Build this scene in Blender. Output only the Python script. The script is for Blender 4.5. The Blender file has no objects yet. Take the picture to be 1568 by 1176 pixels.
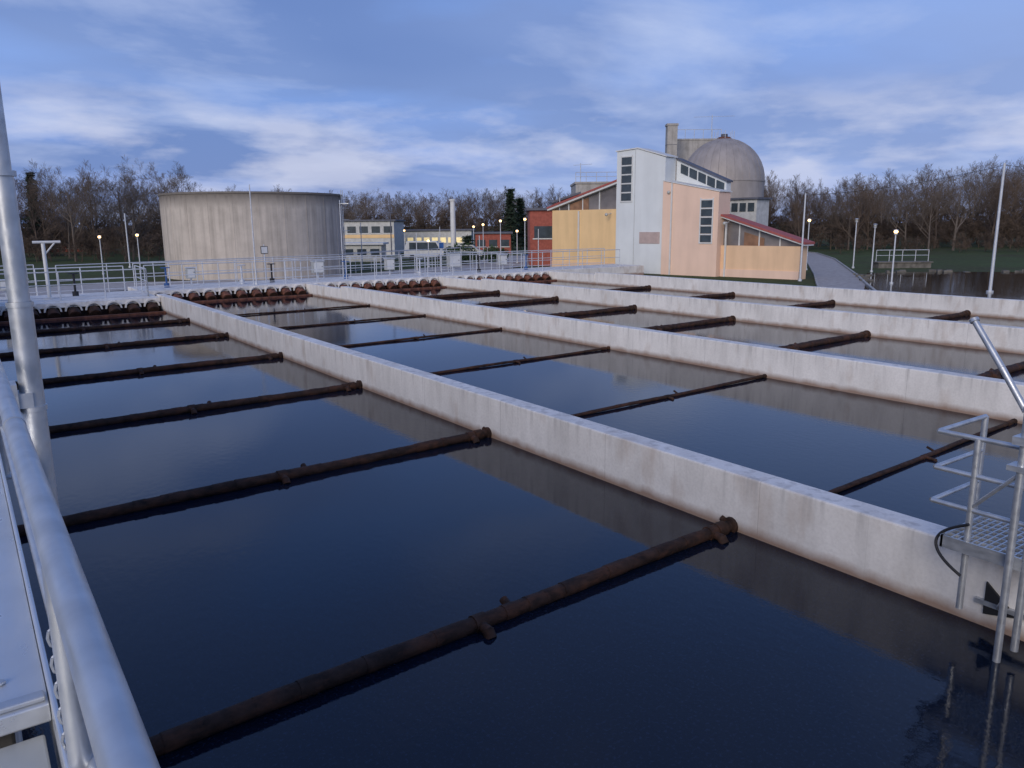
import bpy, math, random
from mathutils import Vector, Matrix, noise
random.seed(7)
scene=bpy.context.scene
H=3.3            # eye height above tank water (z=0)
GZ=-0.15         # ground level
HEAD=math.radians(35.4)
F=Vector((math.sin(HEAD),math.cos(HEAD),0)); R=Vector((math.cos(HEAD),-math.sin(HEAD),0))
def S(d,t,z=0):
    p=F*d+R*(d*t); return Vector((p.x,p.y,z))

# ------------------------------------------------------------ materials
def newmat(name):
    m=bpy.data.materials.new(name); m.use_nodes=True
    nt=m.node_tree; b=nt.nodes['Principled BSDF']; return m,nt,b
def N(nt,t,**k):
    n=nt.nodes.new(t)
    for a,v in k.items(): setattr(n,a,v)
    return n
def mapped(nt,scale):
    tc=N(nt,'ShaderNodeTexCoord'); mp=N(nt,'ShaderNodeMapping'); mp.inputs['Scale'].default_value=scale
    nt.links.new(tc.outputs['Object'],mp.inputs['Vector']); return mp.outputs[0]
def ramp(nt,src,stops):
    r=N(nt,'ShaderNodeValToRGB'); e=r.color_ramp.elements
    while len(e)<len(stops): e.new(0.5)
    for el,(p,c) in zip(e,stops):
        el.position=p; el.color=(c[0],c[1],c[2],1) if not isinstance(c,(int,float)) else (c,c,c,1)
    nt.links.new(src,r.inputs[0]); return r.outputs[0]
def mixc(nt,a,b,fac,mode='MIX'):
    m=N(nt,'ShaderNodeMix',data_type='RGBA',blend_type=mode)
    for s,v in ((0,fac),(6,a),(7,b)):
        if hasattr(v,'is_linked'): nt.links.new(v,m.inputs[s])
        else: m.inputs[s].default_value=v if s==0 else (v[0],v[1],v[2],1)
    return m.outputs[2]
def simple(name,col,rough=.7,metal=0,var=.25,scale=3,bump=0,emit=None,spec=.5,zs=1,streak=0,blotch=None):
    m,nt,b=newmat(name)
    n=N(nt,'ShaderNodeTexNoise'); n.inputs['Scale'].default_value=scale; n.inputs['Detail'].default_value=6
    nt.links.new(mapped(nt,(1,1,zs)),n.inputs['Vector'])
    lo=[c*(1-var) for c in col]; hi=[min(1,c*(1+var)) for c in col]
    c=ramp(nt,n.outputs[0],[(.3,lo),(.7,hi)])
    if streak:
        n2=N(nt,'ShaderNodeTexNoise'); n2.inputs['Scale'].default_value=2.2; n2.inputs['Detail'].default_value=5
        nt.links.new(mapped(nt,(1,1,.12)),n2.inputs['Vector'])
        c=mixc(nt,c,ramp(nt,n2.outputs[0],[(.35,1-streak),(.6,1.)]),1.0,'MULTIPLY')
    if blotch:
        n2=N(nt,'ShaderNodeTexNoise'); n2.inputs['Scale'].default_value=3.3; n2.inputs['Detail'].default_value=8; n2.inputs['Roughness'].default_value=.7
        nt.links.new(mapped(nt,(1,2,2)),n2.inputs['Vector'])
        c=mixc(nt,c,blotch,ramp(nt,n2.outputs[0],[(.48,0.),(.62,.85)]))
    nt.links.new(c,b.inputs['Base Color'])
    b.inputs['Roughness'].default_value=rough; b.inputs['Metallic'].default_value=metal
    b.inputs['Specular IOR Level'].default_value=spec
    if bump:
        bp=N(nt,'ShaderNodeBump'); bp.inputs['Strength'].default_value=bump; bp.inputs['Distance'].default_value=.02
        nt.links.new(n.outputs[0],bp.inputs['Height']); nt.links.new(bp.outputs[0],b.inputs['Normal'])
    if metal and not bump:
        n3=N(nt,'ShaderNodeTexNoise'); n3.inputs['Scale'].default_value=30; n3.inputs['Detail'].default_value=5; nt.links.new(mapped(nt,(1,.25,1)),n3.inputs['Vector'])
        nt.links.new(ramp(nt,n3.outputs[0],[(.35,rough-.08),(.65,rough+.14)]),b.inputs['Roughness'])
    if emit:
        b.inputs['Emission Color'].default_value=(*emit[0],1); b.inputs['Emission Strength'].default_value=emit[1]
    return m
def concrete(name,base,dark,stain=None,joint=0,streak=.5,band=None,zst=.35):
    m,nt,b=newmat(name)
    n1=N(nt,'ShaderNodeTexNoise'); n1.inputs['Scale'].default_value=1.1; n1.inputs['Detail'].default_value=9; n1.inputs['Roughness'].default_value=.65
    nt.links.new(mapped(nt,(1,1,1)),n1.inputs['Vector'])
    c=ramp(nt,n1.outputs[0],[(.32,dark),(.62,base)])
    n2=N(nt,'ShaderNodeTexNoise'); n2.inputs['Scale'].default_value=1; n2.inputs['Detail'].default_value=5
    nt.links.new(mapped(nt,(3.2,3.2,zst)),n2.inputs['Vector'])
    s=ramp(nt,n2.outputs[0],[(.36,1-streak),(.56,1.0)])
    c=mixc(nt,c,s,1.0,'MULTIPLY')
    n3=N(nt,'ShaderNodeTexNoise'); n3.inputs['Scale'].default_value=28; n3.inputs['Detail'].default_value=3
    nt.links.new(mapped(nt,(1,1,1)),n3.inputs['Vector'])
    c=mixc(nt,c,ramp(nt,n3.outputs[0],[(.3,.92),(.6,1.0)]),1.0,'MULTIPLY')
    tc=N(nt,'ShaderNodeTexCoord'); sp=N(nt,'ShaderNodeSeparateXYZ'); nt.links.new(tc.outputs['Object'],sp.inputs[0])
    if joint:
        for jw,wd,k in ((joint,.0035,.6),(joint/2,.0035,.86)):
            a=N(nt,'ShaderNodeMath',operation='DIVIDE'); a.inputs[1].default_value=jw; nt.links.new(sp.outputs[1],a.inputs[0])
            f=N(nt,'ShaderNodeMath',operation='FRACT'); nt.links.new(a.outputs[0],f.inputs[0])
            l=N(nt,'ShaderNodeMath',operation='LESS_THAN'); l.inputs[1].default_value=wd; nt.links.new(f.outputs[0],l.inputs[0])
            c=mixc(nt,c,[x*k for x in dark],l.outputs[0])
        n5=N(nt,'ShaderNodeTexNoise'); n5.inputs['Scale'].default_value=2.6; n5.inputs['Detail'].default_value=5; nt.links.new(mapped(nt,(1,1,.4)),n5.inputs['Vector'])
        c=mixc(nt,c,(.42,.33,.26),mixc(nt,(0,0,0),ramp(nt,n5.outputs[0],[(.56,0.),(.72,1.)]),.45))
        n6=N(nt,'ShaderNodeTexNoise'); n6.inputs['Scale'].default_value=1; n6.inputs['Detail'].default_value=4; nt.links.new(mapped(nt,(9,9,.5)),n6.inputs['Vector'])
        mr=N(nt,'ShaderNodeMapRange'); mr.inputs['From Min'].default_value=.25; mr.inputs['From Max'].default_value=.64; nt.links.new(sp.outputs[2],mr.inputs[0])
        q=N(nt,'ShaderNodeMath',operation='MULTIPLY'); nt.links.new(mr.outputs[0],q.inputs[0]); nt.links.new(ramp(nt,n6.outputs[0],[(.52,0.),(.68,.6)]),q.inputs[1])
        c=mixc(nt,c,(.40,.385,.37),q.outputs[0])
    if stain:
        zz=N(nt,'ShaderNodeMath',operation='ADD'); nt.links.new(sp.outputs[2],zz.inputs[0])
        sc=N(nt,'ShaderNodeMath',operation='MULTIPLY'); sc.inputs[1].default_value=-.14; nt.links.new(n2.outputs[0],sc.inputs[0])
        nt.links.new(sc.outputs[0],zz.inputs[1])
        mr=N(nt,'ShaderNodeMapRange'); mr.inputs['From Min'].default_value=-.045; mr.inputs['From Max'].default_value=.07
        mr.inputs['To Min'].default_value=.9; mr.inputs['To Max'].default_value=0; nt.links.new(zz.outputs[0],mr.inputs[0])
        c=mixc(nt,c,stain,mr.outputs[0])
    if band:
        mr=N(nt,'ShaderNodeMapRange'); mr.inputs['From Min'].default_value=band[0]; mr.inputs['From Max'].default_value=band[1]
        zz=N(nt,'ShaderNodeMath',operation='ADD'); nt.links.new(sp.outputs[2],zz.inputs[0])
        sc=N(nt,'ShaderNodeMath',operation='MULTIPLY'); sc.inputs[1].default_value=band[3]; nt.links.new(n2.outputs[0],sc.inputs[0]); nt.links.new(sc.outputs[0],zz.inputs[1])
        mr.inputs['To Max'].default_value=.85
        nt.links.new(zz.outputs[0],mr.inputs[0]); c=mixc(nt,c,band[2],mr.outputs[0])
    nt.links.new(c,b.inputs['Base Color']); b.inputs['Roughness'].default_value=.88; b.inputs['Specular IOR Level'].default_value=.25
    bp=N(nt,'ShaderNodeBump'); bp.inputs['Strength'].default_value=.25; bp.inputs['Distance'].default_value=.01
    nt.links.new(n3.outputs[0],bp.inputs['Height']); nt.links.new(bp.outputs[0],b.inputs['Normal'])
    return m
M={}
M['wall']=concrete('tank_concrete',(.80,.775,.74),(.68,.655,.62),stain=(.26,.165,.115),joint=2.4,streak=.10)
M['conc']=concrete('grey_concrete',(.46,.435,.40),(.33,.31,.28),streak=.2)
M['silo']=concrete('silo_concrete',(.55,.49,.42),(.46,.41,.35),streak=.26,band=(5.1,5.9,(.13,.115,.10),1.0),zst=.12)
M['rust']=simple('rusty_pipe',(.036,.019,.013),.8,var=.6,scale=9,bump=.8,spec=.3,blotch=(.085,.036,.020))
M['rust2']=simple('rust_brown',(.14,.052,.030),.8,var=.6,scale=6,bump=.5)
M['galv']=simple('galvanised_steel',(.52,.54,.56),.42,metal=.7,var=.14,scale=11)
M['galvl']=simple('galvanised_rail',(.56,.58,.61),.55,metal=.3,var=.12,scale=9)
M['alu']=simple('aluminium_sheet',(.64,.66,.68),.35,metal=.6,var=.07,scale=4)
M['alu2']=simple('aluminium_sheet_dull',(.50,.50,.46),.5,metal=.4,var=.12,scale=6)
M['white']=simple('white_paint',(.62,.62,.60),.6,var=.08)
M['offwhite']=simple('weathered_white_render',(.50,.50,.48),.8,var=.15)
M['yellow']=simple('yellow_render',(.80,.55,.28),.85,var=.06,scale=.7,streak=.08)
M['orange']=simple('orange_render',(.78,.53,.33),.85,var=.06,scale=.7,streak=.08)
M['salmon']=simple('salmon_render',(.78,.56,.43),.85,var=.05,scale=.7,streak=.06)
M['pale']=simple('pale_blue_render',(.66,.69,.69),.85,var=.05,scale=.7,streak=.04)
M['redroof']=simple('red_metal_trim',(.34,.085,.07),.7,var=.15)
M['brick']=simple('red_brick',(.32,.09,.065),.9,var=.2,scale=5)
M['roof']=simple('dark_roofing',(.10,.105,.13),.7,var=.2)
M['glass']=simple('window_glass',(.05,.065,.075),.2,var=.3,scale=2)
M['glaze']=simple('tinted_glazing',(.17,.155,.15),.3,var=.45,scale=.8)
M['timber']=simple('brown_panel',(.24,.13,.075),.7,var=.3,scale=2)
M['louvre']=simple('vent_paint',(.46,.36,.33),.7,var=.1)
M['black']=simple('black_rubber_and_shadow',(.015,.015,.017),.6,var=.2)
M['lampY']=simple('lit_lamp',(.8,.6,.3),.5,emit=((1,.62,.22),6))
M['lampW']=simple('lit_window',(.8,.7,.4),.5,emit=((1,.75,.30),.45))
M['blue']=simple('blue_plastic',(.03,.10,.28),.5)
M['dome']=simple('dome_cladding',(.34,.305,.285),.6,metal=.2,var=.16,scale=1.3,zs=.4)
M['bark']=simple('bark_twigs',(.110,.083,.066),.95,var=.25,scale=.6,spec=.1)
M['bark2']=simple('bark_grey_twigs',(.135,.112,.096),.95,var=.25,scale=.6,spec=.1)
M['needle']=simple('conifer_needles',(.022,.040,.022),.9,var=.5,scale=1.5)
M['leafy']=simple('evergreen_leaves',(.03,.06,.02),.8,var=.5,scale=3)
M['path']=simple('gravel_path',(.34,.315,.30),.95,var=.2,scale=4)
M['kerb']=simple('kerb_concrete',(.35,.34,.32),.9)
M['stone']=simple('bank_stone',(.13,.12,.105),.9,var=.4,scale=3)
m,nt,b=newmat('grass_ground'); M['grass']=m
n=N(nt,'ShaderNodeTexNoise'); n.inputs['Scale'].default_value=.12; n.inputs['Detail'].default_value=10; n.inputs['Roughness'].default_value=.7
nt.links.new(mapped(nt,(1,1,1)),n.inputs['Vector'])
c=ramp(nt,n.outputs[0],[(.28,(.090,.070,.045)),(.47,(.080,.095,.040)),(.7,(.088,.122,.045))])
n2=N(nt,'ShaderNodeTexNoise'); n2.inputs['Scale'].default_value=3.5; n2.inputs['Detail'].default_value=6; nt.links.new(mapped(nt,(1,1,1)),n2.inputs['Vector'])
c=mixc(nt,c,ramp(nt,n2.outputs[0],[(.3,.6),(.7,1.0)]),1.0,'MULTIPLY'); nt.links.new(c,b.inputs['Base Color']); b.inputs['Roughness'].default_value=1; b.inputs['Specular IOR Level'].default_value=.1
def watermat(name,col,bs,r):
    m,nt,b=newmat(name)
    b.inputs['Roughness'].default_value=r; b.inputs['IOR'].default_value=1.37
    n=N(nt,'ShaderNodeTexNoise'); n.inputs['Scale'].default_value=8; n.inputs['Detail'].default_value=5; n.inputs['Roughness'].default_value=.6
    nt.links.new(mapped(nt,(1.3,.8,1)),n.inputs['Vector'])
    bp=N(nt,'ShaderNodeBump'); bp.inputs['Strength'].default_value=bs; bp.inputs['Distance'].default_value=.02
    n3=N(nt,'ShaderNodeTexNoise'); n3.inputs['Scale'].default_value=.22; n3.inputs['Detail'].default_value=3; nt.links.new(mapped(nt,(1,1,1)),n3.inputs['Vector'])
    mm=N(nt,'ShaderNodeMath',operation='MULTIPLY'); nt.links.new(n.outputs[0],mm.inputs[0]); nt.links.new(ramp(nt,n3.outputs[0],[(.35,.3),(.7,1.)]),mm.inputs[1])
    nt.links.new(mm.outputs[0],bp.inputs['Height']); nt.links.new(bp.outputs[0],b.inputs['Normal'])
    n4=N(nt,'ShaderNodeTexNoise'); n4.inputs['Scale'].default_value=38; n4.inputs['Detail'].default_value=2; nt.links.new(mapped(nt,(1,1,1)),n4.inputs['Vector'])
    nt.links.new(mixc(nt,col,[min(1,x*2.3+.006) for x in col],ramp(nt,n4.outputs[0],[(.55,0.),(.72,1.)])),b.inputs['Base Color'])
    return m
M['water']=watermat('tank_water_surface',(.003,.007,.017),.12,.015)
M['pond']=watermat('pond_water_surface',(.010,.010,.008),.12,.03)

# ------------------------------------------------------------ mesh builder
class MB:
    def __init__(s): s.v=[];s.f=[];s.m=[];s.mats=[]
    def mi(s,mat):
        mat=M[mat]
        if mat not in s.mats: s.mats.append(mat)
        return s.mats.index(mat)
    def add(s,vs,fs,mat):
        o=len(s.v); k=s.mi(mat); s.v+= [tuple(v) for v in vs]
        for f in fs: s.f.append(tuple(i+o for i in f)); s.m.append(k)
    def box(s,x0,x1,y0,y1,z0,z1,mat):
        s.add([(x0,y0,z0),(x1,y0,z0),(x1,y1,z0),(x0,y1,z0),(x0,y0,z1),(x1,y0,z1),(x1,y1,z1),(x0,y1,z1)],
          [(0,3,2,1),(4,5,6,7),(0,1,5,4),(1,2,6,5),(2,3,7,6),(3,0,4,7)],mat)
    def obox(s,c,ax,hx,hy,z0,z1,mat):
        ax=Vector((ax[0],ax[1],0)).normalized(); ay=Vector((-ax.y,ax.x,0)); c=Vector((c[0],c[1],0))
        vs=[]
        for z in (z0,z1):
            for a,b_ in ((-1,-1),(1,-1),(1,1),(-1,1)):
                p=c+ax*hx*a+ay*hy*b_; vs.append((p.x,p.y,z))
        s.add(vs,[(0,3,2,1),(4,5,6,7),(0,1,5,4),(1,2,6,5),(2,3,7,6),(3,0,4,7)],mat)
    def cyl(s,p0,p1,r0,mat,r1=None,n=8,cap=True):
        p0=Vector(p0);p1=Vector(p1); r1=r0 if r1 is None else r1
        d=(p1-p0).normalized(); a=d.orthogonal().normalized(); b_=d.cross(a)
        vs=[]
        for p,r in ((p0,r0),(p1,r1)):
            for i in range(n):
                t=2*math.pi*i/n; vs.append(p+a*(math.cos(t)*r)+b_*(math.sin(t)*r))
        fs=[(i,(i+1)%n,n+(i+1)%n,n+i) for i in range(n)]
        if cap: fs+= [tuple(reversed(range(n))),tuple(range(n,2*n))]
        s.add(vs,fs,mat)
    def prism(s,fr,poly,d0,d1,mat):
        n=len(poly); vs=[fr(a,d0,z) for a,z in poly]+[fr(a,d1,z) for a,z in poly]
        fs=[tuple(range(n)),tuple(reversed(range(n,2*n)))]+[(i,n+i,n+(i+1)%n,(i+1)%n) for i in range(n)]
        s.add(vs,fs,mat)
    def sphere(s,c,r,mat,nu=16,nv=8,z0=-1,sz=1):
        c=Vector(c); vs=[];fs=[]
        for j in range(nv+1):
            ph=math.asin(z0)+(math.pi/2-math.asin(z0))*j/nv
            for i in range(nu):
                t=2*math.pi*i/nu; vs.append((c.x+r*math.cos(ph)*math.cos(t),c.y+r*math.cos(ph)*math.sin(t),c.z+r*sz*math.sin(ph)))
        for j in range(nv):
            for i in range(nu): fs.append((j*nu+i,j*nu+(i+1)%nu,(j+1)*nu+(i+1)%nu,(j+1)*nu+i))
        s.add(vs,fs,mat)
    def tube(s,pts,r,mat,n=8):
        for a,b_ in zip(pts,pts[1:]): s.cyl(a,b_,r,mat,n=n)
    def build(s,name,parent=None,smooth=False,bevel=0):
        me=bpy.data.meshes.new(name); me.from_pydata(s.v,[],s.f)
        for mt in s.mats: me.materials.append(mt)
        me.polygons.foreach_set('material_index',s.m); me.update()
        o=bpy.data.objects.new(name,me); scene.collection.objects.link(o)
        if smooth:
            for p in me.polygons: p.use_smooth=True
            try:
                me.set_sharp_from_angle(angle=math.radians(40))
            except Exception: pass
        if bevel:
            bv=o.modifiers.new('b','BEVEL'); bv.width=bevel; bv.segments=2; bv.limit_method='ANGLE'
        if parent: o.parent=parent
        return o
def empty(name):
    e=bpy.data.objects.new(name,None); scene.collection.objects.link(e); return e

# ------------------------------------------------------------ ground
b=MB(); n=96
vs=[(0,0,GZ)]; fs=[]
rad=[60,150,400,1500,4000]
for r in rad:
    for i in range(n):
        t=2*math.pi*i/n; vs.append((r*math.cos(t)+20,r*math.sin(t)+20,GZ))
for i in range(n): fs.append((0,1+i,1+(i+1)%n))
for k in range(len(rad)-1):
    for i in range(n): fs.append((1+k*n+i,1+(k+1)*n+i,1+(k+1)*n+(i+1)%n,1+k*n+(i+1)%n))
b.add(vs,fs,'grass'); b.build('ground')
def strip(b,pts,w,z,mat,kerb=None):
    L=[];Rr=[]
    for i,p in enumerate(pts):
        a=pts[max(0,i-1)];c=pts[min(len(pts)-1,i+1)]; d=(c-a).normalized(); s_=Vector((-d.y,d.x,0))
        L.append(p+s_*w/2);Rr.append(p-s_*w/2)
    for i in range(len(pts)-1):
        b.add([(*L[i][:2],z),(*Rr[i][:2],z),(*Rr[i+1][:2],z),(*L[i+1][:2],z)],[(0,1,2,3)],mat)
        if kerb:
            for side in (L,Rr):
                d=(side[i+1]-side[i]); c=(side[i]+side[i+1])/2
                b.obox(c,d,d.length/2,.06,z-.02,z+.09,kerb)
b=MB(); strip(b,[S(36,.44),S(44,.425),S(52,.416),S(62,.405),S(75,.395),S(90,.375),S(104,.33),S(112,.25)],2.6,GZ+.02,'path','kerb'); b.build('gravel_path')
b=MB(); strip(b,[S(40,-.75),S(47,-.5),S(50,-.3),S(56,-.15),S(64,-.06),S(72,0),S(90,.02)],7,GZ+.03,'path'); b.build('service_road')
pp=[(37,21.5),(44,25.5),(51,29.5),(55,27.5),(59,23.5),(68,19),(80,14),(90,0),(90,-30),(37,-30)]
b=MB(); b.add([(x,y,GZ+.04) for x,y in pp],[tuple(reversed(range(len(pp))))],'pond'); b.build('pond_water')
b=MB()
for (x0_,y0_),(x1_,y1_) in zip(pp[1:8],pp[2:8]):
    L=math.hypot(x1_-x0_,y1_-y0_)
    for k in range(int(L*1.6)):
        t=random.random(); c=(x0_+(x1_-x0_)*t+random.gauss(0,.25),y0_+(y1_-y0_)*t+random.gauss(0,.25))
        b.obox(c,(random.random()-.5,random.random()-.5),random.uniform(.1,.25),random.uniform(.08,.2),GZ-.05,GZ+random.uniform(.05,.2),'stone')
b.build('pond_bank_stones')
p=S(60,.50); b=MB(); b.obox(p,R,2.0,.5,GZ,.25,'stone'); b.obox(p,R,2.1,.6,.251,.34,'stone')
for k in range(5):
    q=p+R*(-2+k); b.cyl((q.x,q.y,.34),(q.x,q.y,1.2),.025,'galvl')
a1=p-R*2;a2=p+R*2; b.cyl((a1.x,a1.y,1.2),(a2.x,a2.y,1.2),.025,'galvl'); b.cyl((a1.x,a1.y,.8),(a2.x,a2.y,.8),.02,'galvl'); b.build('pond_outfall')

# ------------------------------------------------------------ tanks
WX=[6.6,14.1,21.7,29.4]; WT=.3; TOP=.645
EY=33.2
for i,x in enumerate(WX):
    b=MB(); yend=34.5 if i==0 else EY
    b.box(x,x+WT,-12,yend,-.5,TOP,'wall'); b.build('concrete_tank_wall',bevel=.018)
    if i>0:
        b=MB(); b.box(x-.02,x+WT-.06,yend+.002,39.5,-.5,TOP-.10,'wall'); b.build('concrete_channel_wall',bevel=.015)
b=MB(); b.add([(-1,-12,0),(29.4,-12,0),(29.4,39.5,0),(-1,39.5,0)],[(0,1,2,3)],'water'); b.build('tank_water')
b=MB(); b.box(-.3,30,-12.4,-12.01,-.5,TOP,'wall'); b.build('concrete_tank_wall')
SK=.04   # pipes run slightly askew to the walls
def pipe(x0,x1,y,z,r,fit):
    b=MB(); rnd=random.Random(int(y*100+x0))
    P=lambda x,dy=0,dz=0: (x,y-(x1-x)*SK+dy,z+dz+.008*math.sin(x*1.7+y))
    n=10
    for k in range(n):
        a=x0+(x1-x0)*k/n; c=x0+(x1-x0)*(k+1)/n+.004
        b.cyl(P(a),P(c),r,'rust',n=14,cap=k in (0,n-1))
    x=x0+.4
    while x<x1-.4:
        b.cyl(P(x),P(x+rnd.uniform(.06,.3)),r*rnd.uniform(1.03,1.12),'rust',r1=r*rnd.uniform(1.0,1.12),n=11); x+=rnd.uniform(.2,.7)
    b.cyl(P(x1-.28),P(x1-.14),r*1.3,'rust',n=14)
    b.cyl(P(x1-.05),P(x1),r*1.5,'rust',n=14)
    for fx in fit:
        b.cyl(P(fx-.06),P(fx+.06),r*1.2,'rust',n=12)
        b.cyl(P(fx),P(fx,-.17,-.01),r*.68,'rust',n=10); b.cyl(P(fx,-.14),P(fx,-.19,-.06),r*.78,'rust',n=10)
        b.cyl(P(fx+.35),P(fx+.35,.13,.05),r*.58,'rust',n=10)
    b.build('scum_pipe',smooth=True)
for y in (.4,5.15,9.95,14.75,19.55,24.4,29.2): pipe(.06,6.6,y,.05,.066,[3.2,6.25])
for y in (.3,5.35,10.3,15.3,20.4,25.4,30.2): pipe(6.9,14.1,y,.03,.032,[10.9])
for y in (2.7,7.5,12.4,17.3,22.1,27.0,31.6): pipe(14.4,21.7,y,.06,.085,[17.8])
for y in (3,8,13.1,18.4,23.5,28.9): pipe(22.0,29.4,y,.06,.085,[25.5])
def weir(x0,x1,y,col,zt=.56):
    b=MB(); b.box(x0,x1,y,y+.5,.38,zt,'wall'); b.box(x0,x1,y+.1,y+.4,-.3,.378,'rust')
    b.box(x0,x1,y-.85,y-.65,-.3,.07,'rust2')
    nn=int((x1-x0)/.66)
    for k in range(nn):
        cx=x0+(x1-x0)*(k+.5)/nn
        b.cyl((cx,y-.30,.16),(cx,y+.1,.22),.20,col,n=16)
        b.cyl((cx,y-.40,.08),(cx,y-.2,.22),.215,col,r1=.2,n=16)
        b.cyl((cx,y-.42,.08),(cx,y-.405,.09),.17,'rust',n=16)
        for a in range(8):
            t0=math.pi*a/8;t1=math.pi*(a+1)/8
            b.add([(cx+math.cos(t)*rr,y-.10,.24+math.sin(t)*rr) for t,rr in ((t0,.245),(t1,.245),(t1,.30),(t0,.30))]+
                  [(cx+math.cos(t)*rr,y,.24+math.sin(t)*rr) for t,rr in ((t0,.245),(t1,.245),(t1,.30),(t0,.30))],
                  [(0,1,2,3),(3,2,6,7),(0,4,5,1)],'wall')
    b.build('overflow_weir',smooth=True)
weir(-1.0,6.58,33.7,'rust')
weir(6.92,14.06,37.4,'rust2')
weir(14.36,21.66,37.4,'rust2')
weir(21.98,29.36,37.4,'rust2')
b=MB(); b.box(-14,6.58,34.22,38.1,-.3,.58,'wall'); b.box(6.602,38,37.92,41,-.3,.56,'wall'); b.build('concrete_walkway',bevel=.02)
b=MB(); b.box(-14,-1.02,30,34.2,-.3,.50,'wall');b.build('concrete_channel_slab')
b=MB(); b.box(-10,26,41.2,44.5,GZ-.05,GZ+.10,'path'); b.build('paved_apron')

# ------------------------------------------------------------ railings
def railing(name,pts,z0,h=1.1,sp=1.6,r=.024,rails=(1,.55,.12),mat='galvl'):
    b=MB()
    for a,c in zip(pts,pts[1:]):
        a=Vector((a[0],a[1],0));c=Vector((c[0],c[1],0)); L=(c-a).length; n=max(1,round(L/sp))
        for k in range(n+1):
            p=a.lerp(c,k/n); b.cyl((p.x,p.y,z0),(p.x,p.y,z0+h),r,mat,n=6)
            b.cyl((p.x,p.y,z0),(p.x,p.y,z0+.015),r*2.4,mat,n=8)
        for q in rails: b.cyl((a.x,a.y,z0+h*q),(c.x,c.y,z0+h*q),r if q==1 else r*.75,mat,n=6)
    return b.build(name,smooth=True)
railing('galvanised_railing',[(-14,34.5),(6.3,34.5),(6.5,38)],.58)
railing('galvanised_railing',[(-14,37.9),(6.0,37.9)],.58)
railing('galvanised_railing',[(6.9,38.2),(36,38.2)],.56)
railing('galvanised_railing',[(6.9,40.8),(37,40.8)],.56)
railing('galvanised_railing',[(30.3,41.2),(30.3,52)],GZ,h=1.6)
railing('galvanised_railing',[(4,44),(20,47),(34,55)],GZ,h=1.7,sp=2.2)
railing('galvanised_railing',[(-16,40),(3,43)],GZ,h=1.8,sp=2.0)
railing('galvanised_railing',[(18,52),(30,58),(40,60)],GZ,h=1.5,sp=2.0)
railing('galvanised_railing',[(14.2,38.3),(14.2,40.7)],.56); railing('galvanised_railing',[(22,38.3),(22,40.7)],.56)

# near walkway, railing and pole
b=MB()
b.box(-1.2,.045,1.62,30,2.36,2.40,'alu'); b.box(-1.2,.03,-2.5,1.612,2.30,2.345,'alu2')
b.box(-1.15,-.02,-2.5,34.0,-.4,2.298,'conc')
b.box(.046,.056,-2.5,30,2.20,2.43,'alu')
for k in range(12): b.box(-1.2,.04,1.63+k*2.4,1.66+k*2.4,2.4,2.412,'galv')
for k in range(20):
    yy=1.75+k*.6; b.cyl((-.03,yy,2.4),(-.03,yy,2.408),.012,'galv',n=6)
b.build('raised_walkway',bevel=.006)
b=MB()
b.cyl((.076,-1.5,2.795),(.076,30,2.795),.0245,'galv',n=24)
b.cyl((.09,-1.5,2.42),(.09,30,2.42),.016,'galv',n=12)
for y in (-1.2,1.35,4.1,6,8,10,12,14,16,18,20,22,24,26,28): b.cyl((.07,y,2.2),(.07,y,2.78),.019,'galv',n=12); b.box(.035,.105,y-.05,y+.05,2.19,2.2,'galv')
for y in (2.35,5.2): b.cyl((.076,y,2.795),(.076,y+.05,2.795),.0262,'galv',n=24)
b.build('walkway_handrail',smooth=True)
b=MB()
for k in range(18):
    c=Vector((.058,1.40,2.66-.024*k)); ax=Vector((1,0,0)) if k%2 else Vector((0,1,0))
    pts=[c+ax*(.009*math.cos(a*math.pi/4))+Vector((0,0,.017*math.sin(a*math.pi/4))) for a in range(9)]
    b.tube(pts,.003,'galv',n=5)
b.build('safety_chain',smooth=True)
b=MB(); px,py=.19,3.62
b.cyl((px,py,2.0),(px,py,3.02),.043,'galv',n=24)
b.cyl((px,py,3.0),(px,py,3.52),.038,'galv',n=24); b.cyl((px,py,3.5),(px,py,6.5),.034,'galv',r1=.028,n=24)
for z in (2.58,3.0,3.5): b.cyl((px,py,z),(px,py,z+.02),.048,'galv',n=24)
b.box(px-.13,px+.0,py-.05,py+.05,2.60,2.66,'galv'); b.box(px-.09,px-.05,py-.06,py+.06,2.57,2.7,'galv'); b.cyl((px-.1,py,2.25),(px,py,2.25),.02,'galv')
b.cyl((px,py,6.5),(px+.7,py+.1,6.75),.03,'galv'); b.obox((px+.85,py+.12),(1,.1),.25,.09,6.7,6.82,'alu2')
b.build('lamp_post',smooth=True)

# ------------------------------------------------------------ access platform on near wall
b=MB()
x0,x1,ya,yb=6.25,7.05,1.0,2.9
for k in range(36): b.box(6.2,7.0,ya+k*.05,ya+k*.05+.012,.80,.83,'galv')
for k in range(9): b.box(6.2+k*.098,6.212+k*.098,ya,2.75,.80,.828,'galv')
b.box(6.18,6.2,ya,2.77,.74,.84,'galv'); b.box(6.18,7.0,2.752,2.775,.74,.84,'galv')
for z in (1.66,1.36,1.08):
    b.cyl((x0,yb,z),(x1,yb,z),.02,'galv',n=12); b.cyl((x0,yb,z),(x0,ya,z),.02,'galv',n=12)
for (x,y,za,zb) in ((6.25,2.6,.25,1.66),(6.12,2.24,-.2,2.0),(6.20,2.16,.1,1.9),(7.05,2.9,TOP,1.66),(6.25,1.1,.3,1.66)):
    b.cyl((x,y,za),(x,y,zb),.026 if zb<1.9 else .028,'galv',n=14)
b.cyl((6.12,2.24,-.1),(6.12,2.24,-.08),.06,'galv',n=12)
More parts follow.
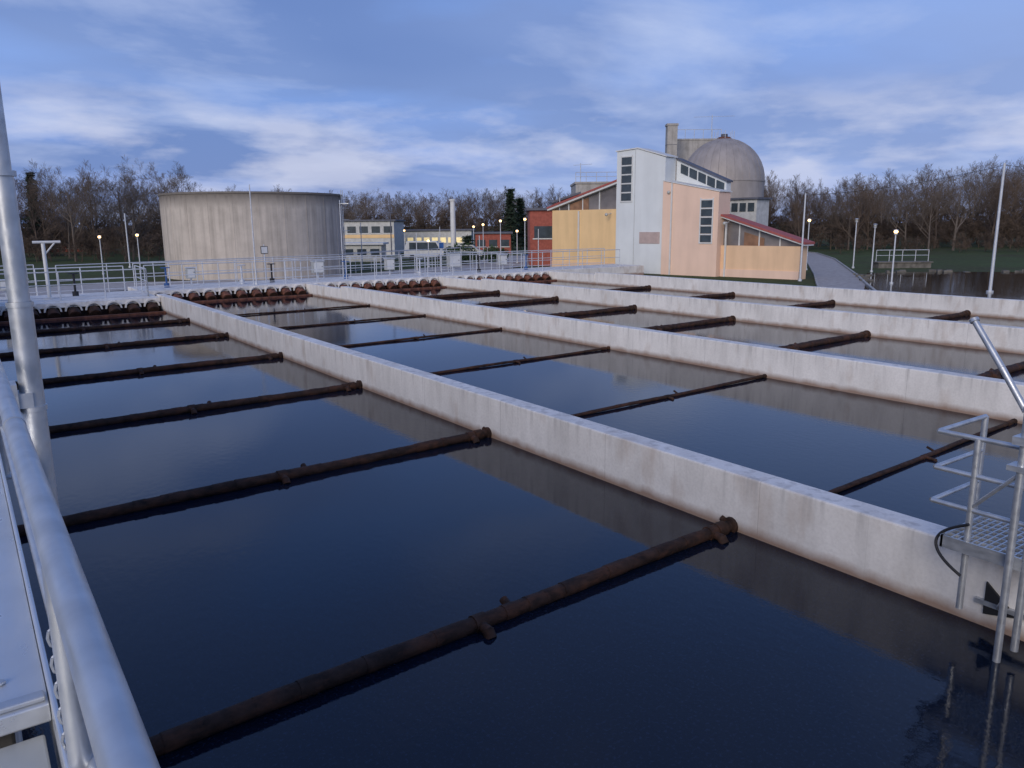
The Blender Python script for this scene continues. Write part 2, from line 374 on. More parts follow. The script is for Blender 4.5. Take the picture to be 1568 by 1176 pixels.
b.tube([(6.13,2.26,1.96),(6.15,2.46,2.25),(6.2,2.70,2.56)],.024,'galv',n=14); b.cyl((6.2,2.70,2.56),(6.205,2.715,2.58),.034,'galv',n=12)
b.tube([(6.12,2.24,2.0),(6.13,2.26,1.96)],.03,'galv',n=12)
b.box(6.06,6.2,2.18,2.30,1.72,1.78,'galv'); b.box(6.07,6.22,2.16,2.32,1.52,1.56,'galv'); b.cyl((6.12,2.18,1.3),(6.12,1.7,.8),.018,'galv'); b.cyl((6.12,2.24,.5),(6.6,2.45,.2),.02,'galv')
b.cyl((6.12,2.24,1.5),(6.25,2.6,1.1),.016,'galv'); b.cyl((6.14,2.20,1.7),(6.25,1.5,1.1),.02,'galv')
b.box(6.56,6.598,2.2,2.62,.2,.24,'galv')
b.add([(6.594,2.55,.40),(6.594,2.30,.18),(6.594,2.55,.12),(6.57,2.55,.40),(6.57,2.30,.18),(6.57,2.55,.12)],[(3,4,5),(0,3,5,2),(0,1,4,3),(1,2,5,4)],'black')  # triangular shadow on the wall face, modelled as a thin black wedge
b.build('access_platform',smooth=True)
b=MB(); pts=[]
for k in range(25):
    t=k/24; pts.append(Vector((6.2+.04*math.sin(t*5),2.58+.24*math.sin(t*math.pi),.98-.42*t)))
b.tube(pts,.012,'black',n=10); b.build('rubber_hose',smooth=True)

# ------------------------------------------------------------ round concrete tank
c=S(58,-.323); Rr=6.3
b=MB(); b.cyl((c.x,c.y,GZ),(c.x,c.y,5.47),Rr,'silo',n=96); 
b.cyl((c.x,c.y,5.471),(c.x,c.y,5.60),Rr+.06,'silo',n=96)
for k in range(24):
    t=2*math.pi*k/24; p=Vector((c.x+math.cos(t)*Rr,c.y+math.sin(t)*Rr,0)); b.obox(p,(math.cos(t),math.sin(t)),.012,.03,GZ,5.4,'silo')
b.build('round_concrete_tank')
ang=math.atan2((-c).y,(-c).x)+1.25
b=MB(); q=Vector((c.x+math.cos(ang)*(Rr+.15),c.y+math.sin(ang)*(Rr+.15),0)); tg=Vector((-math.sin(ang),math.cos(ang),0)); nn=Vector((math.cos(ang),math.sin(ang),0))
for s_ in (-.25,.25): b.cyl((q+tg*s_)+Vector((0,0,1)),(q+tg*s_)+Vector((0,0,5.9)),.03,'galv')
for k in range(17): b.cyl(q-tg*.25+Vector((0,0,1+k*.28)),q+tg*.25+Vector((0,0,1+k*.28)),.015,'galv')
for z in (3,3.8,4.6,5.4):
    pts=[q+tg*(.35*math.cos(a))+nn*(.45*math.sin(a))+Vector((0,0,z)) for a in [math.pi*i/8 for i in range(9)]]; b.tube(pts,.02,'galv',n=5)
b.obox(q+nn*.2,nn,.35,.45,4.9,4.96,'galv')
b.build('tank_ladder')

# ------------------------------------------------------------ main building
O=S(48,.371); U=Vector((-math.sin(math.radians(10)),math.cos(math.radians(10)),0)); Wd=Vector((math.cos(math.radians(10)),math.sin(math.radians(10)),0))
def fr(s_,d,z): 
    p=O+U*s_+Wd*d; return (p.x,p.y,z)
bld=empty('plant_building')
def part(name,items,bevel=0):
    b=MB()
    for poly,d0,d1,mat in items: b.prism(fr,poly,d0,d1,mat)
    return b.build(name,bld,bevel=bevel)
def rect(a,c,z0,z1): return [(a,z0),(c,z0),(c,z1),(a,z1)]
part('wing_wall_right',[(rect(.1,5.6,GZ,1.88),0,1.0,'orange')])
part('wing_glazing_right',[([(.25,1.881),(5.6,1.881),(5.6,3.7),(.25,2.0)],.25,1.0,'glaze')])
part('glazing_posts_right',[([(s_,1.882),(s_+.08,1.882),(s_+.08,2.0+s_*.31),(s_,1.98+s_*.31)],.2,.26,'white') for s_ in (1.5,2.9,4.3)]+[([(2.6,1.883),(4.0,1.883),(4.0,2.75),(2.6,2.35)],.21,.245,'timber')])
part('roof_right',[([(-.25,1.92),(5.6,3.72),(5.6,3.80),(-.25,2.0)],-.2,1.1,'white'),([(-.27,2.001),(5.6,3.802),(5.6,3.93),(-.27,2.13)],-.25,1.2,'redroof')])
part('wing_wall_left',[(rect(13.9,20.4,GZ,4.4),0,5,'yellow')])
part('wing_glazing_left',[([(13.9,4.401),(20.2,4.401),(20.2,4.5),(13.9,6.2)],.2,4.8,'glaze')])
part('glazing_posts_left',[([(s_,4.402),(s_+.09,4.402),(s_+.09,6.2-(s_-13.9)*.27),(s_,6.2-(s_-13.9)*.27)],.14,.21,'white') for s_ in (14.2,15.8,17.4,18.8)]+[([(16.9,4.403),(18.7,4.403),(18.7,4.85),(16.9,5.3)],.15,.195,'timber')])
part('roof_left',[([(13.9,6.22),(20.75,4.38),(20.75,4.52),(13.9,6.36)],-.2,5.2,'white'),([(13.9,6.361),(20.77,4.521),(20.77,4.66),(13.9,6.50)],-.25,5.3,'redroof')])
part('tower',[([(9.8,GZ),(13.9,GZ),(13.9,8.35),(12.1,8.45),(9.8,7.75)],-.35,.9,'pale')])
part('tower_cap',[([(9.7,7.77),(12.1,8.47),(14.0,8.37),(14.0,8.45),(12.1,8.55),(9.7,7.85)],-.42,1.0,'white')])
tw=[]
for k in range(5):
    z=4.95+k*.62; tw.append((rect(12.6,13.45,z,z+.5),-.39,-.352,'glass'))
part('tower_windows',tw)
part('tower_window_frame',[(rect(12.5,12.58,4.85,8.1),-.40,-.352,'white'),(rect(13.47,13.55,4.85,8.1),-.40,-.352,'white')]+[(rect(12.582,13.468,4.85+.62*k,4.93+.62*k),-.41,-.352,'white') for k in range(6)])
part('tower_joint',[(rect(12.28,12.32,GZ,8.38),-.353,-.349,'alu2')])
part('vent_panel',[(rect(10.1,11.8,1.95,2.75),-.385,-.351,'louvre')])
part('vent_louvre',[(rect(10.2,11.7,2.0+k*.1,2.05+k*.1),-.40,-.386,'louvre') for k in range(8)])
part('salmon_block',[([(5.5,GZ),(9.798,GZ),(9.798,6.15),(5.5,5.3)],-.55,.9,'salmon')])
part('salmon_cap',[([(5.42,5.31),(9.798,6.17),(9.798,6.24),(5.42,5.38)],-.6,1.0,'white')])
sw=[]
for k in range(5):
    z=2.1+k*.56; sw.append((rect(5.95,6.75,z,z+.44),-.59,-.552,'glass'))
part('salmon_windows',sw)
part('salmon_window_frame',[(rect(5.85,5.93,2.0,4.95),-.61,-.552,'white'),(rect(6.77,6.85,2.0,4.95),-.61,-.552,'white')]+[(rect(5.932,6.768,2.0+.56*k,2.08+.56*k),-.62,-.552,'white') for k in range(6)])
zr=lambda s_: 7.65-(9.79-s_)*.42
part('upper_block',[([(5.9,GZ),(9.79,GZ),(9.79,zr(9.79)),(5.9,zr(5.9))],1.02,1.6,'pale')])
part('upper_roof',[([(5.8,zr(5.8)+.01),(9.79,zr(9.79)+.01),(9.79,zr(9.79)+.12),(5.8,zr(5.8)+.12)],.9,1.7,'roof')])
part('upper_windows',[([(s_,zr(s_)-.75),(s_+.58,zr(s_+.58)-.75),(s_+.58,zr(s_+.58)-.15),(s_,zr(s_)-.15)],.97,1.01,'glass') for s_ in (6.05,6.75,7.45,8.15,8.85)])
part('rear_block',[(rect(8.3,12,GZ,5.1),10,12,'offwhite'),(rect(8.1,12.1,5.11,5.25),9.8,12.2,'roof')])
part('rear_windows',[(rect(8.5+k*.7,9.02+k*.7,4.2,4.85),9.95,9.99,'glass') for k in range(4)])
part('downpipes',[(rect(17.6,17.7,GZ,4.3),-.12,-.02,'white'),(rect(9.0,9.08,GZ,6.0),-.67,-.56,'white'),(rect(5.1,5.2,GZ,3.4),-.12,-.02,'white')])
part('plinth',[(rect(.1,5.48,GZ,.35),-.05,-.002,'salmon'),(rect(13.92,20.4,GZ,.5),-.05,-.002,'orange')])
b=MB()
for s_,z in ((14.6,4.0),(9.3,5.4),(5.0,3.3)):
    p=Vector(fr(s_,-.6,z)); b.sphere(p,.12,'alu2',10,6); q=Vector(fr(s_,0,z+.1)); b.cyl(p,q,.03,'galvl')
b.build('wall_lights',bld)

def simple_building(name,d,t0,t1,ztop,wall,roof,depth=6,wins=0,wz=(1.2,2.2),over=.25,slope=0,band=None,winmat='glass'):
    e=empty(name); a=S(d,t0); c=S(d,t1); L=(c-a).length; ud=(c-a).normalized(); wd=Vector((-ud.y,ud.x,0))
    def f(s_,dd,z): p=a+ud*s_+wd*dd; return (p.x,p.y,z)
    b=MB(); b.prism(f,[(0,GZ),(L,GZ),(L,ztop),(0,ztop+slope)],0,depth,wall); b.build('walls',e)
    b=MB(); b.prism(f,[(-over,ztop+slope+.01),(-over,ztop+slope+.2),(L+over,ztop+.2),(L+over,ztop+.01)],-over,depth+over,roof); b.build('roof',e)
    if wins:
        b=MB(); w=L/wins
        for k in range(wins):
            b.prism(f,rect(w*k+w*.15,w*k+w*.85,wz[0],wz[1]),-.03,-.003,winmat)
            b.prism(f,rect(w*k+w*.10,w*k+w*.9,wz[0]-.1,wz[0]-.01),-.08,-.003,'white')
        b.build('windows',e)
    if band:
        b=MB(); b.prism(f,rect(0,L,band[0],band[1]),-.05,-.002,band[2]); b.build('band',e)
    return e,f,L
simple_building('brick_building',67,.024,.10,4.5,'brick','roof',8,2,(2.2,3.2))
simple_building('pumping_house',76,.055,.085,6.2,'brick','roof',5,0,slope=-.9)
e,f,L=simple_building('concrete_service_block',78,.082,.16,7.2,'conc','conc',6,0,over=.1)
b=MB()
for k in range(5): b.cyl(f(L*k/6,.1,7.4),f(L*k/6,.1,8.3),.03,'galvl')
b.cyl(f(0,.1,8.3),f(L*.7,.1,8.3),.03,'galvl'); b.cyl(f(0,.1,7.9),f(L*.7,.1,7.9),.025,'galvl'); b.cyl(f(.5,.5,7.3),f(.5,.5,9.2),.04,'galvl'); b.cyl(f(-.2,.5,9),f(1.6,.5,9.1),.02,'galvl'); b.build('roof_railing',e)
e=empty('digester_dome'); c=S(85,.2655); DR=4.3
b=MB(); b.cyl((c.x,c.y,GZ),(c.x,c.y,7.6),DR,'dome',n=48); b.build('drum',e,smooth=True)
b=MB(); b.sphere((c.x,c.y,7.6),DR,'dome',48,14,0,1.04); b.build('dome_shell',e,smooth=True)
b=MB()
for k in range(32):
    t=2*math.pi*k/32; pts=[(c.x+math.cos(t)*(DR+.0)*math.cos(p),c.y+math.sin(t)*(DR+.0)*math.cos(p),7.6+(DR*1.04+.0)*math.sin(p)) for p in [math.pi/2*i/10*.97 for i in range(11)]]
    b.tube(pts,.028,'dome',n=4)
b.cyl((c.x,c.y,7.55),(c.x,c.y,7.7),DR+.06,'dome',n=48); b.build('ribs',e)
b=MB(); b.cyl((c.x,c.y,11.85),(c.x,c.y,12.2),1.0,'rust2',r1=.6,n=16); b.cyl((c.x,c.y,12.2),(c.x,c.y,12.5),.35,'roof',n=12)
for k in range(8): t=k*math.pi/4; b.cyl((c.x+math.cos(t),c.y+math.sin(t),12.0),(c.x+math.cos(t),c.y+math.sin(t),12.8),.025,'galvl')
b.build('cap',e)
e,f,L=simple_building('concrete_stair_tower',92,.206,.262,12.6,'conc','conc',6,0,over=.05)
b=MB()
for k in range(6): b.cyl(f(L*k/5,.1,12.8),f(L*k/5,.1,13.8),.03,'galvl')
b.cyl(f(0,.1,13.8),f(L,.1,13.8),.03,'galvl'); b.cyl(f(L*.8,.5,12.6),f(L*.8,.5,15.4),.04,'galvl'); b.cyl(f(L*.4,.5,15.2),f(L*1.3,.5,15.3),.02,'galvl')
b.build('roof_railing',e)
b=MB(); q=S(89,.2); b.obox(q,R,.55,.55,GZ,13.8,'conc'); b.obox(q,R,.62,.62,13.81,14.05,'conc')
for k in range(5): b.obox(q,R,.56,.56,3+k*2.2,3.05+k*2.2,'roof')
b.build('concrete_chimney')

simple_building('office_building',96,-.24,-.148,3.9,'offwhite','roof',9,6,(2.5,3.3),band=(1.9,2.3,'yellow'))
simple_building('long_low_shed',110,-.143,-.05,2.6,'offwhite','roof',8,9,(1.0,1.7),winmat='lampW')
simple_building('site_cabin',78,-.215,-.165,1.5,'alu2','white',3,3,(.5,1.1))
simple_building('brick_house',120,-.64,-.545,2.2,'brick','roof',8,4,(.4,1.4),over=.5)
simple_building('pavilion',95,-.045,.0,2.3,'brick','roof',5,3,(.8,1.6))

def vehicle(name,p,ax,L,hh,mat):
    e=empty(name); ax=Vector(ax).normalized(); ay=Vector((-ax.y,ax.x,0)); p=Vector(p)
    def f(s_,d,z): q=p+ax*s_+ay*d; return (q.x,q.y,z)
    g=GZ+.04
    b=MB(); b.prism(f,[(0,g+.3),(L,g+.3),(L,g+.75),(L*.86,g+.95),(L*.72,g+hh),(L*.06,g+hh),(0,g+.9)],-.85,.85,mat); b.build('body',e,bevel=.05)
    b=MB(); b.prism(f,[(L*.12,g+1.0),(L*.80,g+1.0),(L*.70,g+hh-.12),(L*.12,g+hh-.12)],-.856,.856,'glass'); b.build('windows',e)
    b=MB()
    for s_ in (.18,.8):
        for d in (-.8,.8): b.cyl(f(L*s_,d-.1,g+.3),f(L*s_,d+.1,g+.3),.3,'black',n=16)
    b.build('wheels',e)
vehicle('parked_van',S(80,-.135,0),R,4.6,1.9,'white')
vehicle('parked_car',S(82,-.085,0),R,4.2,1.45,'alu2')

# ------------------------------------------------------------ poles and lamps
def pole(name,d,t,zt,r=.06,lamp=None,zb=GZ,mat='galvl'):
    p=S(d,t); b=MB(); b.cyl((p.x,p.y,zb),(p.x,p.y,zt),r,mat,r1=r*.7,n=10); b.cyl((p.x,p.y,zb),(p.x,p.y,zb+.12),r*2,mat,n=10)
    if lamp:
        b.cyl((p.x,p.y,zt),(p.x,p.y,zt+.1),.08,mat,r1=.11,n=12); b.sphere((p.x,p.y,zt+.17),.11,lamp,12,6,-1,.8); b.cyl((p.x,p.y,zt+.25),(p.x,p.y,zt+.30),.17,mat,r1=.05,n=12)
    b.build(name,smooth=True)
pole('light_mast',47,.371,5.0,.06)
pole('light_mast',38,.617,6.0,.08)
pole('street_lamp',44,.489,2.6,.05,'lampY'); pole('street_lamp',58,.378,3.3,.05,'lampY'); pole('street_lamp',60,.438,3.3,.05,'alu2'); pole('street_lamp',55,.462,2.9,.05,'alu2')
for d,t,zt in ((60,-.522,2.5),(62,-.474,2.6),(75,-.035,3.2),(70,-.013,3.5),(85,-.047,3.0),(72,.008,2.6),(66,-.105,1.9),(95,-.135,2.6),(66,.018,3.6)): pole('street_lamp',d,t,zt,.05,'lampY')
pole('light_mast',38,-.327,5.3,.035,zb=.56)
pole('light_mast',70,-.487,4.6,.07); pole('light_mast',52,-.215,5,.04); pole('light_mast',60,-.152,5.6,.05,mat='roof'); pole('light_mast',62,.062,5.4,.05)
for d,t,zt in ((64,-.19,3.6),(58,-.12,2.8),(68,-.09,3.2),(56,-.04,2.6),(60,.035,3.0),(54,-.62,3.2)): pole('light_mast',d,t,zt,.04)
b=MB(); p=S(72,-.073); b.cyl((p.x,p.y,GZ),(p.x,p.y,5.5),.26,'white',r1=.22,n=20); b.cyl((p.x,p.y,5.5),(p.x,p.y,5.65),.3,'white',n=20); b.build('white_chimney_stack',smooth=True)
b=MB(); p=Vector((2.9,35.6,0)); b.cyl((p.x,p.y,.57),(p.x,p.y,2.75),.07,'white',n=12); b.cyl((p.x-.35,p.y,2.8),(p.x+.6,p.y,2.8),.05,'white'); b.cyl((p.x,p.y,2.3),(p.x+.4,p.y,2.77),.03,'white'); b.cyl((p.x,p.y,.58),(p.x,p.y,.64),.2,'white',n=16); b.build('hoist_davit',smooth=True)
def cabinet(x,y,z,w,h,mat='alu2'):
    b=MB(); b.box(x-w/2,x+w/2,y-.15,y+.15,z+.35,z+.35+h,mat); b.box(x-w/2-.03,x+w/2+.03,y-.2,y+.18,z+.352+h,z+.39+h,'galvl')
    b.box(x-.03,x+.03,y-.03,y+.03,z,z+.35,'galvl'); b.box(x-w/2+.04,x+w/2-.04,y-.162,y-.152,z+.40,z+.31+h,'white'); b.cyl((x+w*.3,y-.17,z+.5+h*.3),(x+w*.3,y-.19,z+.5+h*.3),.02,'black'); b.build('control_cabinet')
for x,w,h in ((9.2,.4,.5),(15.6,.6,.6),(19.8,.5,.6),(24,.8,.8),(27.5,.5,.6)): cabinet(x,39.6,.56,w,h)
cabinet(1.5,36.6,.58,.35,.4)
def valve(x,y,z,mat):
    b=MB(); b.cyl((x,y,z),(x,y,z+.9),.045,mat,n=10); b.cyl((x,y,z),(x,y,z+.2),.12,mat,n=12)
    pts=[Vector((x+.2*math.cos(a),y+.2*math.sin(a),z+.92)) for a in [math.pi*i/6 for i in range(13)]]; b.tube(pts,.018,mat,n=6)
    b.cyl((x-.2,y,z+.92),(x+.2,y,z+.92),.012,mat); b.cyl((x,y-.2,z+.92),(x,y+.2,z+.92),.012,mat); b.build('valve_handwheel',smooth=True)
for k,x in enumerate((-5,-1,3.9,8,11.5,13,17,21.5,25.5,29)): valve(x,36.4 if x<6 else 39.2,.58 if x<6 else .56,('blue','galvl','black')[k%3])
def sign(x,y,z,mat):
    b=MB(); b.cyl((x,y,z),(x,y,z+1.9),.03,'galvl'); b.box(x-.18,x+.18,y-.05,y-.03,z+1.45,z+1.82,mat); b.box(x-.15,x+.15,y-.056,y-.051,z+1.48,z+1.79,'white' if mat!='white' else 'blue'); b.build('safety_sign')
sign(12.6,38.9,.56,'black'); sign(22.8,39,.56,'white')

# ------------------------------------------------------------ trees
def tree_mesh(name,h,seed,levels=(11,7,7,5),spread=.7,mat='bark',twig=.0085,trunkfrac=.22,up=.2):
    rnd=random.Random(seed); v=[];f=[]
    def seg(p0,p1,r0,r1,n=3):
        d=(p1-p0); 
        if d.length<1e-4: return
        d.normalize(); a=d.orthogonal().normalized(); c=d.cross(a); o=len(v)
        for p,r in ((p0,r0),(p1,r1)):
            for i in range(n):
                t=2*math.pi*i/n; v.append(tuple(p+a*(math.cos(t)*r)+c*(math.sin(t)*r)))
        for i in range(n): f.append((o+i,o+(i+1)%n,o+n+(i+1)%n,o+n+i))
    def grow(p,d,L,r,lv):
        nseg=4 if lv==0 else (3 if lv<3 else 1)
        pts=[p]; dd=d.copy()
        for k in range(nseg):
            dd=(dd+Vector((rnd.gauss(0,.10),rnd.gauss(0,.10),rnd.gauss(.06,.06)))*(.5 if lv==0 else 1)).normalized()
            pts.append(pts[-1]+dd*(L/nseg))
        for k in range(nseg):
            ra=r*(1-.75*k/nseg); rb=r*(1-.75*(k+1)/nseg); seg(pts[k],pts[k+1],max(ra,twig),max(rb,twig*.6),6 if lv==0 else 3)
        if lv<len(levels):
            nb=levels[lv]
            for j in range(nb):
                t0=trunkfrac if lv==0 else .25
                t=t0+(1-t0)*(j+rnd.random())/nb
                k=min(nseg-1,int(t*nseg)); q=pts[k].lerp(pts[k+1],t*nseg-k)
                ax=(pts[k+1]-pts[k]).normalized(); side=ax.orthogonal().normalized(); side.rotate(Matrix.Rotation(rnd.random()*6.28,3,ax))
                s_=spread*rnd.uniform(.6,1.25); nd=(ax*(1-.3*s_)+side*s_+Vector((0,0,up))).normalized()
                ll=L*(rnd.uniform(.48,.70) if lv==0 else rnd.uniform(.42,.62))*(1.15-.5*t)
                grow(q,nd,ll,max(twig,r*(1-.7*t)*.5),lv+1)
    grow(Vector((0,0,-.1)),Vector((0,0,1)),h*.74,h*.014,0)
    zm=max(q[2] for q in v); k=h/zm; v=[(a*k,b_*k,c*k) for a,b_,c in v]
    me=bpy.data.meshes.new(name); me.from_pydata(v,[],f); me.materials.append(M[mat]); me.update(); return me
TM=[tree_mesh('bare_tree_mesh',12,11,mat='bark'),tree_mesh('bare_tree_mesh',12,22,spread=.85,mat='bark2'),tree_mesh('bare_tree_mesh',12,33,spread=.6,mat='bark',up=.3),tree_mesh('bare_tree_mesh',12,44,spread=.8,mat='bark2',trunkfrac=.12)]
SM=[tree_mesh('shrub_mesh',4,55,levels=(14,7,7,4),spread=1.1,trunkfrac=.03,twig=.013),tree_mesh('shrub_mesh',4,66,levels=(14,7,7,4),spread=1.3,trunkfrac=.03,twig=.013)]
rt=random.Random(5)
def put(me,p,h,base,parent=None,name='bare_tree'):
    o=bpy.data.objects.new(name,me); scene.collection.objects.link(o); s_=h/base
    o.location=(p.x,p.y,GZ); o.scale=(s_*rt.uniform(.95,1.3),s_*rt.uniform(.95,1.3),s_); o.rotation_euler=(0,0,rt.random()*6.28)
    if parent: o.parent=parent
    return o
w1=empty('distant_trees'); w2=empty('woodland_trees'); w3=empty('undergrowth_shrubs')
def row(parent,d,t0,t1,n,hf,meshes,base,jit=6,nm='tree'):
    for k in range(n):
        t=t0+(t1-t0)*(k+rt.random())/n; dd=d+rt.uniform(-jit,jit); put(rt.choice(meshes),S(dd,t),hf(t)*rt.uniform(.76,1.08),base,parent,nm)
hl=lambda t: 10.8 if t<-.42 else 9
row(w2,92,-.95,-.42,18,hl,TM,12,5); row(w2,108,-1.0,-.40,22,lambda t:12,TM,12,6); row(w2,125,-1.0,-.28,24,lambda t:11,TM,12,6)
row(w3,86,-.95,-.44,24,lambda t:3.8,SM,4,4,'shrub'); row(w3,100,-1.0,-.40,32,lambda t:5,SM,4,4,'shrub'); row(w3,118,-1.0,-.3,40,lambda t:7,SM,4,4,'shrub')
row(w1,190,-.42,.12,46,lambda t:12,TM,12,14); row(w1,230,-.42,.14,40,lambda t:13.5,TM,12,14); row(w3,175,-.42,.12,60,lambda t:7,SM,4,8,'shrub')
row(w1,150,-.34,-.18,5,lambda t:9.5,TM,12,8)
hr=lambda t: 9.0+ (max(0,t-.45))*10
row(w2,98,.36,1.0,22,hr,TM,12,6); row(w2,112,.28,1.0,26,lambda t:hr(t)+1.4,TM,12,6); row(w2,128,.25,1.0,30,lambda t:hr(t)+2.4,TM,12,6); row(w2,145,.22,1.0,32,lambda t:hr(t)+3.4,TM,12,8)
row(w3,92,.42,1.0,30,lambda t:2.4,SM,4,4,'shrub'); row(w3,104,.36,1.0,40,lambda t:4.6,SM,4,4,'shrub'); row(w3,120,.3,1.0,50,lambda t:6.5,SM,4,5,'shrub')
for d,t,h in ((88,-.49,10.8),(84,-.555,10.5),(120,-.345,9.8),(100,.43,8.8)): put(TM[1],S(d,t),h,12)
def conifer(p,h,r,seed):
    rnd=random.Random(seed); b=MB(); b.cyl((p.x,p.y,GZ),(p.x,p.y,h*.95),h*.018,'bark',r1=.02,n=7)
    nl=int(h*3.2)
    for i in range(nl):
        z=GZ+h*(.1+.9*i/nl); rr=r*(1-(i/nl))**.85+.08; k=9
        for j in range(k):
            a=rnd.random()*6.28; L=rr*rnd.uniform(.65,1.15); dx,dy=math.cos(a),math.sin(a)
            for s_ in range(7):
                q=(s_+1)/7; cx=p.x+dx*L*q; cy=p.y+dy*L*q; cz=z-.25*L*q+rnd.gauss(0,.05); w=.30*(1.1-q)+.08
                for _ in range(2):
                    o=Vector((cx,cy,cz)); e1=Vector((rnd.gauss(0,w),rnd.gauss(0,w),rnd.gauss(-.05,w*.4))); e2=Vector((rnd.gauss(0,w),rnd.gauss(0,w),rnd.gauss(-.05,w*.4)))
                    b.add([o,o+e1,o+e2],[(0,1,2)],'needle')
    return b.build('conifer_tree')
conifer(S(112,0.0),8.6,2.6,1); conifer(S(116,.012),7.5,2.3,2); conifer(S(104,-.60),10.8,2.3,3); conifer(S(82,-.055),2.6,1.6,4)
def bush(p,r,h,seed):
    rnd=random.Random(seed); b=MB()
    for i in range(900):
        d=Vector((rnd.gauss(0,1),rnd.gauss(0,1),rnd.gauss(0,1))).normalized()*rnd.random()**.4
        o=Vector((p.x+d.x*r,p.y+d.y*r,GZ+h*.5+d.z*h*.5)); w=.14
        b.add([o,o+Vector((rnd.gauss(0,w),rnd.gauss(0,w),rnd.gauss(0,w))),o+Vector((rnd.gauss(0,w),rnd.gauss(0,w),rnd.gauss(0,w)))],[(0,1,2)],'leafy')
    b.build('evergreen_bush')
bush(S(70,-.065),1.6,1.8,1); bush(S(60,-.40),1.2,1.2,2); bush(S(74,-.02),1.3,1.5,3)
def cable(a,b_,sag):
    m=MB(); pts=[a.lerp(b_,k/16)-Vector((0,0,sag*4*(k/16)*(1-k/16))) for k in range(17)]; m.tube(pts,.012,'black',n=4); m.build('overhead_cable')
cable(S(47,.371,4.9),S(38,.617,5.9),.25); cable(S(38,.617,5.9),S(38,.9,5.9),.3)

# ------------------------------------------------------------ world & light
w=bpy.data.worlds.new('World'); scene.world=w; w.use_nodes=True; nt=w.node_tree
bg=nt.nodes['Background']; STR=.1; bg.inputs[1].default_value=STR
SUN_AZ=math.radians(235); SUN_EL=math.radians(22)
sky=N(nt,'ShaderNodeTexSky',sky_type='NISHITA',sun_disc=False); sky.sun_elevation=SUN_EL; sky.sun_rotation=SUN_AZ; sky.air_density=1.3; sky.ozone_density=2.5
tc=N(nt,'ShaderNodeTexCoord'); sp=N(nt,'ShaderNodeSeparateXYZ'); nt.links.new(tc.outputs['Generated'],sp.inputs[0])
def mth(op,a,b_=None):
    n=N(nt,'ShaderNodeMath',operation=op)
    for i,v in enumerate((a,b_)):
        if v is None: continue
        if hasattr(v,'is_linked'): nt.links.new(v,n.inputs[i])
        else: n.inputs[i].default_value=v
    return n.outputs[0]
z=mth('MAXIMUM',sp.outputs[2],0.0)
den=mth('ADD',z,.15)
cx=mth('DIVIDE',sp.outputs[0],den); cy=mth('DIVIDE',sp.outputs[1],den)
cv=N(nt,'ShaderNodeCombineXYZ'); nt.links.new(cx,cv.inputs[0]); nt.links.new(cy,cv.inputs[1])
mp=N(nt,'ShaderNodeMapping'); mp.inputs['Rotation'].default_value=(0,0,HEAD-.1); mp.inputs['Scale'].default_value=(.75,.95,1); mp.inputs['Location'].default_value=(1.3,7.9,0)
nt.links.new(cv.outputs[0],mp.inputs[0])
base=ramp(nt,z,[(0,(.46,.53,.84)),(.05,(.34,.46,.86)),(.14,(.20,.36,.82)),(.26,(.17,.33,.78)),(.45,(.11,.25,.68)),(.7,(.06,.15,.45)),(1,(.05,.12,.36))])
def nz(s,d,dist=0,r=.5):
    n=N(nt,'ShaderNodeTexNoise'); n.inputs['Scale'].default_value=s; n.inputs['Detail'].default_value=d; n.inputs['Roughness'].default_value=r; n.inputs['Distortion'].default_value=dist
    nt.links.new(mp.outputs[0],n.inputs[0]); return n.outputs[0]
nA=nz(.8,6,.2); nB=nz(1.4,8,.2,.55); nC=nz(.45,3)
high=ramp(nt,z,[(0,1.),(.26,1.),(.42,.45),(1,.3)])
rd=N(nt,'ShaderNodeVectorMath',operation='DOT_PRODUCT'); nt.links.new(tc.outputs['Generated'],rd.inputs[0]); rd.inputs[1].default_value=(R.x,R.y,0)
azr=ramp(nt,mth('ADD',mth('MULTIPLY',rd.outputs['Value'],.8),.5),[(.35,0.),(1.0,1.)])
c1=mixc(nt,base,(.150,.245,.55),mth('MULTIPLY',ramp(nt,nA,[(.34,0.),(.54,1.)]),.92))
c1=mixc(nt,c1,(.42,.53,.88),mth('MULTIPLY',mth('MULTIPLY',azr,.4),high))
c1=mixc(nt,c1,(.33,.46,.82),mth('MULTIPLY',mth('MULTIPLY',ramp(nt,nC,[(.45,0.),(.65,1.)]),.45),high))
c2=mixc(nt,c1,(.52,.61,.88),mth('MULTIPLY',mth('MULTIPLY',ramp(nt,nB,[(.50,0.),(.72,1.)]),.68),high))
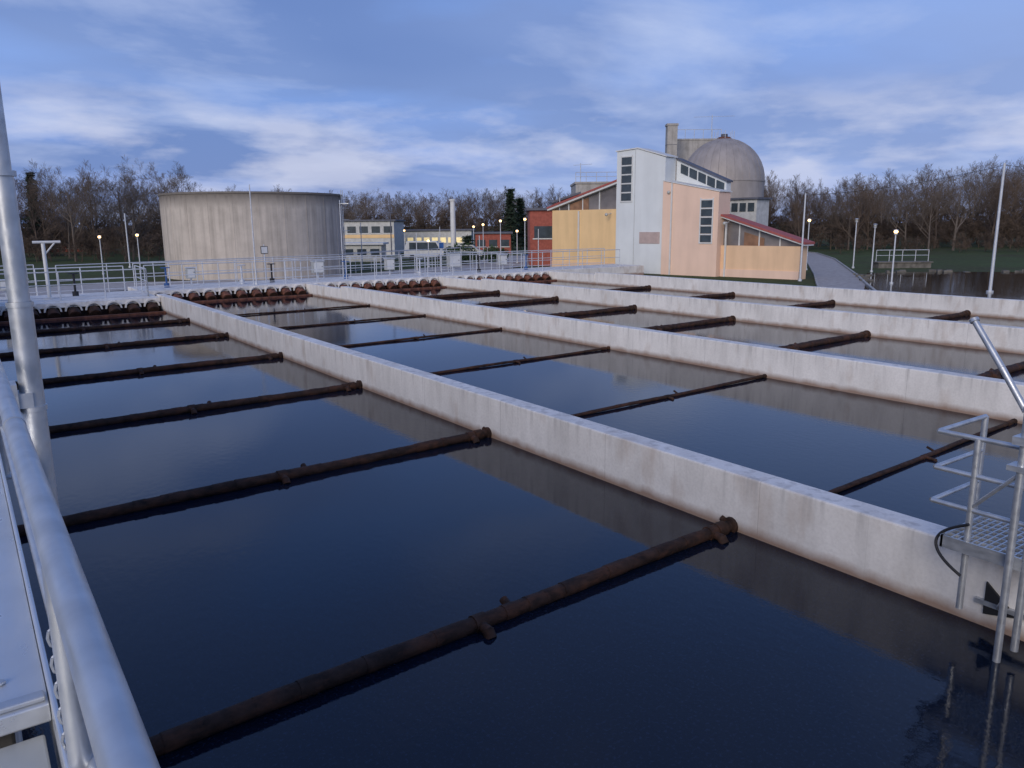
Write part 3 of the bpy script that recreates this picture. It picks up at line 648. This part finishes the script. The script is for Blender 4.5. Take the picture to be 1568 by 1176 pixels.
def dirnoise():
    m2=N(nt,'ShaderNodeMapping'); m2.inputs['Scale'].default_value=(4.2,4.2,15); m2.inputs['Location'].default_value=(.7,2.4,0)
    nt.links.new(tc.outputs['Generated'],m2.inputs[0])
    n=N(nt,'ShaderNodeTexNoise'); n.inputs['Scale'].default_value=1; n.inputs['Detail'].default_value=8; n.inputs['Roughness'].default_value=.55; nt.links.new(m2.outputs[0],n.inputs[0]); return n.outputs[0]
lowm=ramp(nt,z,[(0,.3),(.07,1.),(.12,.8),(.17,0.)])
c2=mixc(nt,c2,(.66,.69,.87),mth('MULTIPLY',mth('MULTIPLY',ramp(nt,dirnoise(),[(.49,0.),(.62,1.)]),lowm),.7))
sc=N(nt,'ShaderNodeVectorMath',operation='SCALE'); nt.links.new(c2,sc.inputs[0]); sc.inputs['Scale'].default_value=1/STR
fin=mixc(nt,sky.outputs[0],sc.outputs[0],.94)
nt.links.new(fin,bg.inputs[0])
sl=bpy.data.lights.new('sun','SUN'); sl.energy=2.0; sl.angle=math.radians(35); sl.color=(1,.90,.79)
so=bpy.data.objects.new('sun',sl); scene.collection.objects.link(so)
sd=Vector((math.sin(SUN_AZ)*math.cos(SUN_EL),math.cos(SUN_AZ)*math.cos(SUN_EL),math.sin(SUN_EL)))
so.rotation_euler=sd.to_track_quat('Z','Y').to_euler()

# ------------------------------------------------------------ camera
cam=bpy.data.cameras.new('camera'); co=bpy.data.objects.new('camera',cam); scene.collection.objects.link(co); scene.camera=co
cam.sensor_width=36; cam.lens=27.2; cam.clip_start=.05; cam.clip_end=6000
p=math.radians(11.6); ro=math.radians(.47)
fw=F*math.cos(p)-Vector((0,0,math.sin(p))); up=F*math.sin(p)+Vector((0,0,math.cos(p))); rt_=R.copy()
r2=rt_*math.cos(ro)-up*math.sin(ro); u2=up*math.cos(ro)+rt_*math.sin(ro)
mat=Matrix((( r2.x,u2.x,-fw.x,0),(r2.y,u2.y,-fw.y,0),(r2.z,u2.z,-fw.z,H),(0,0,0,1)))
co.matrix_world=mat
scene.view_settings.view_transform='Standard'; scene.view_settings.look='None'; scene.view_settings.exposure=0
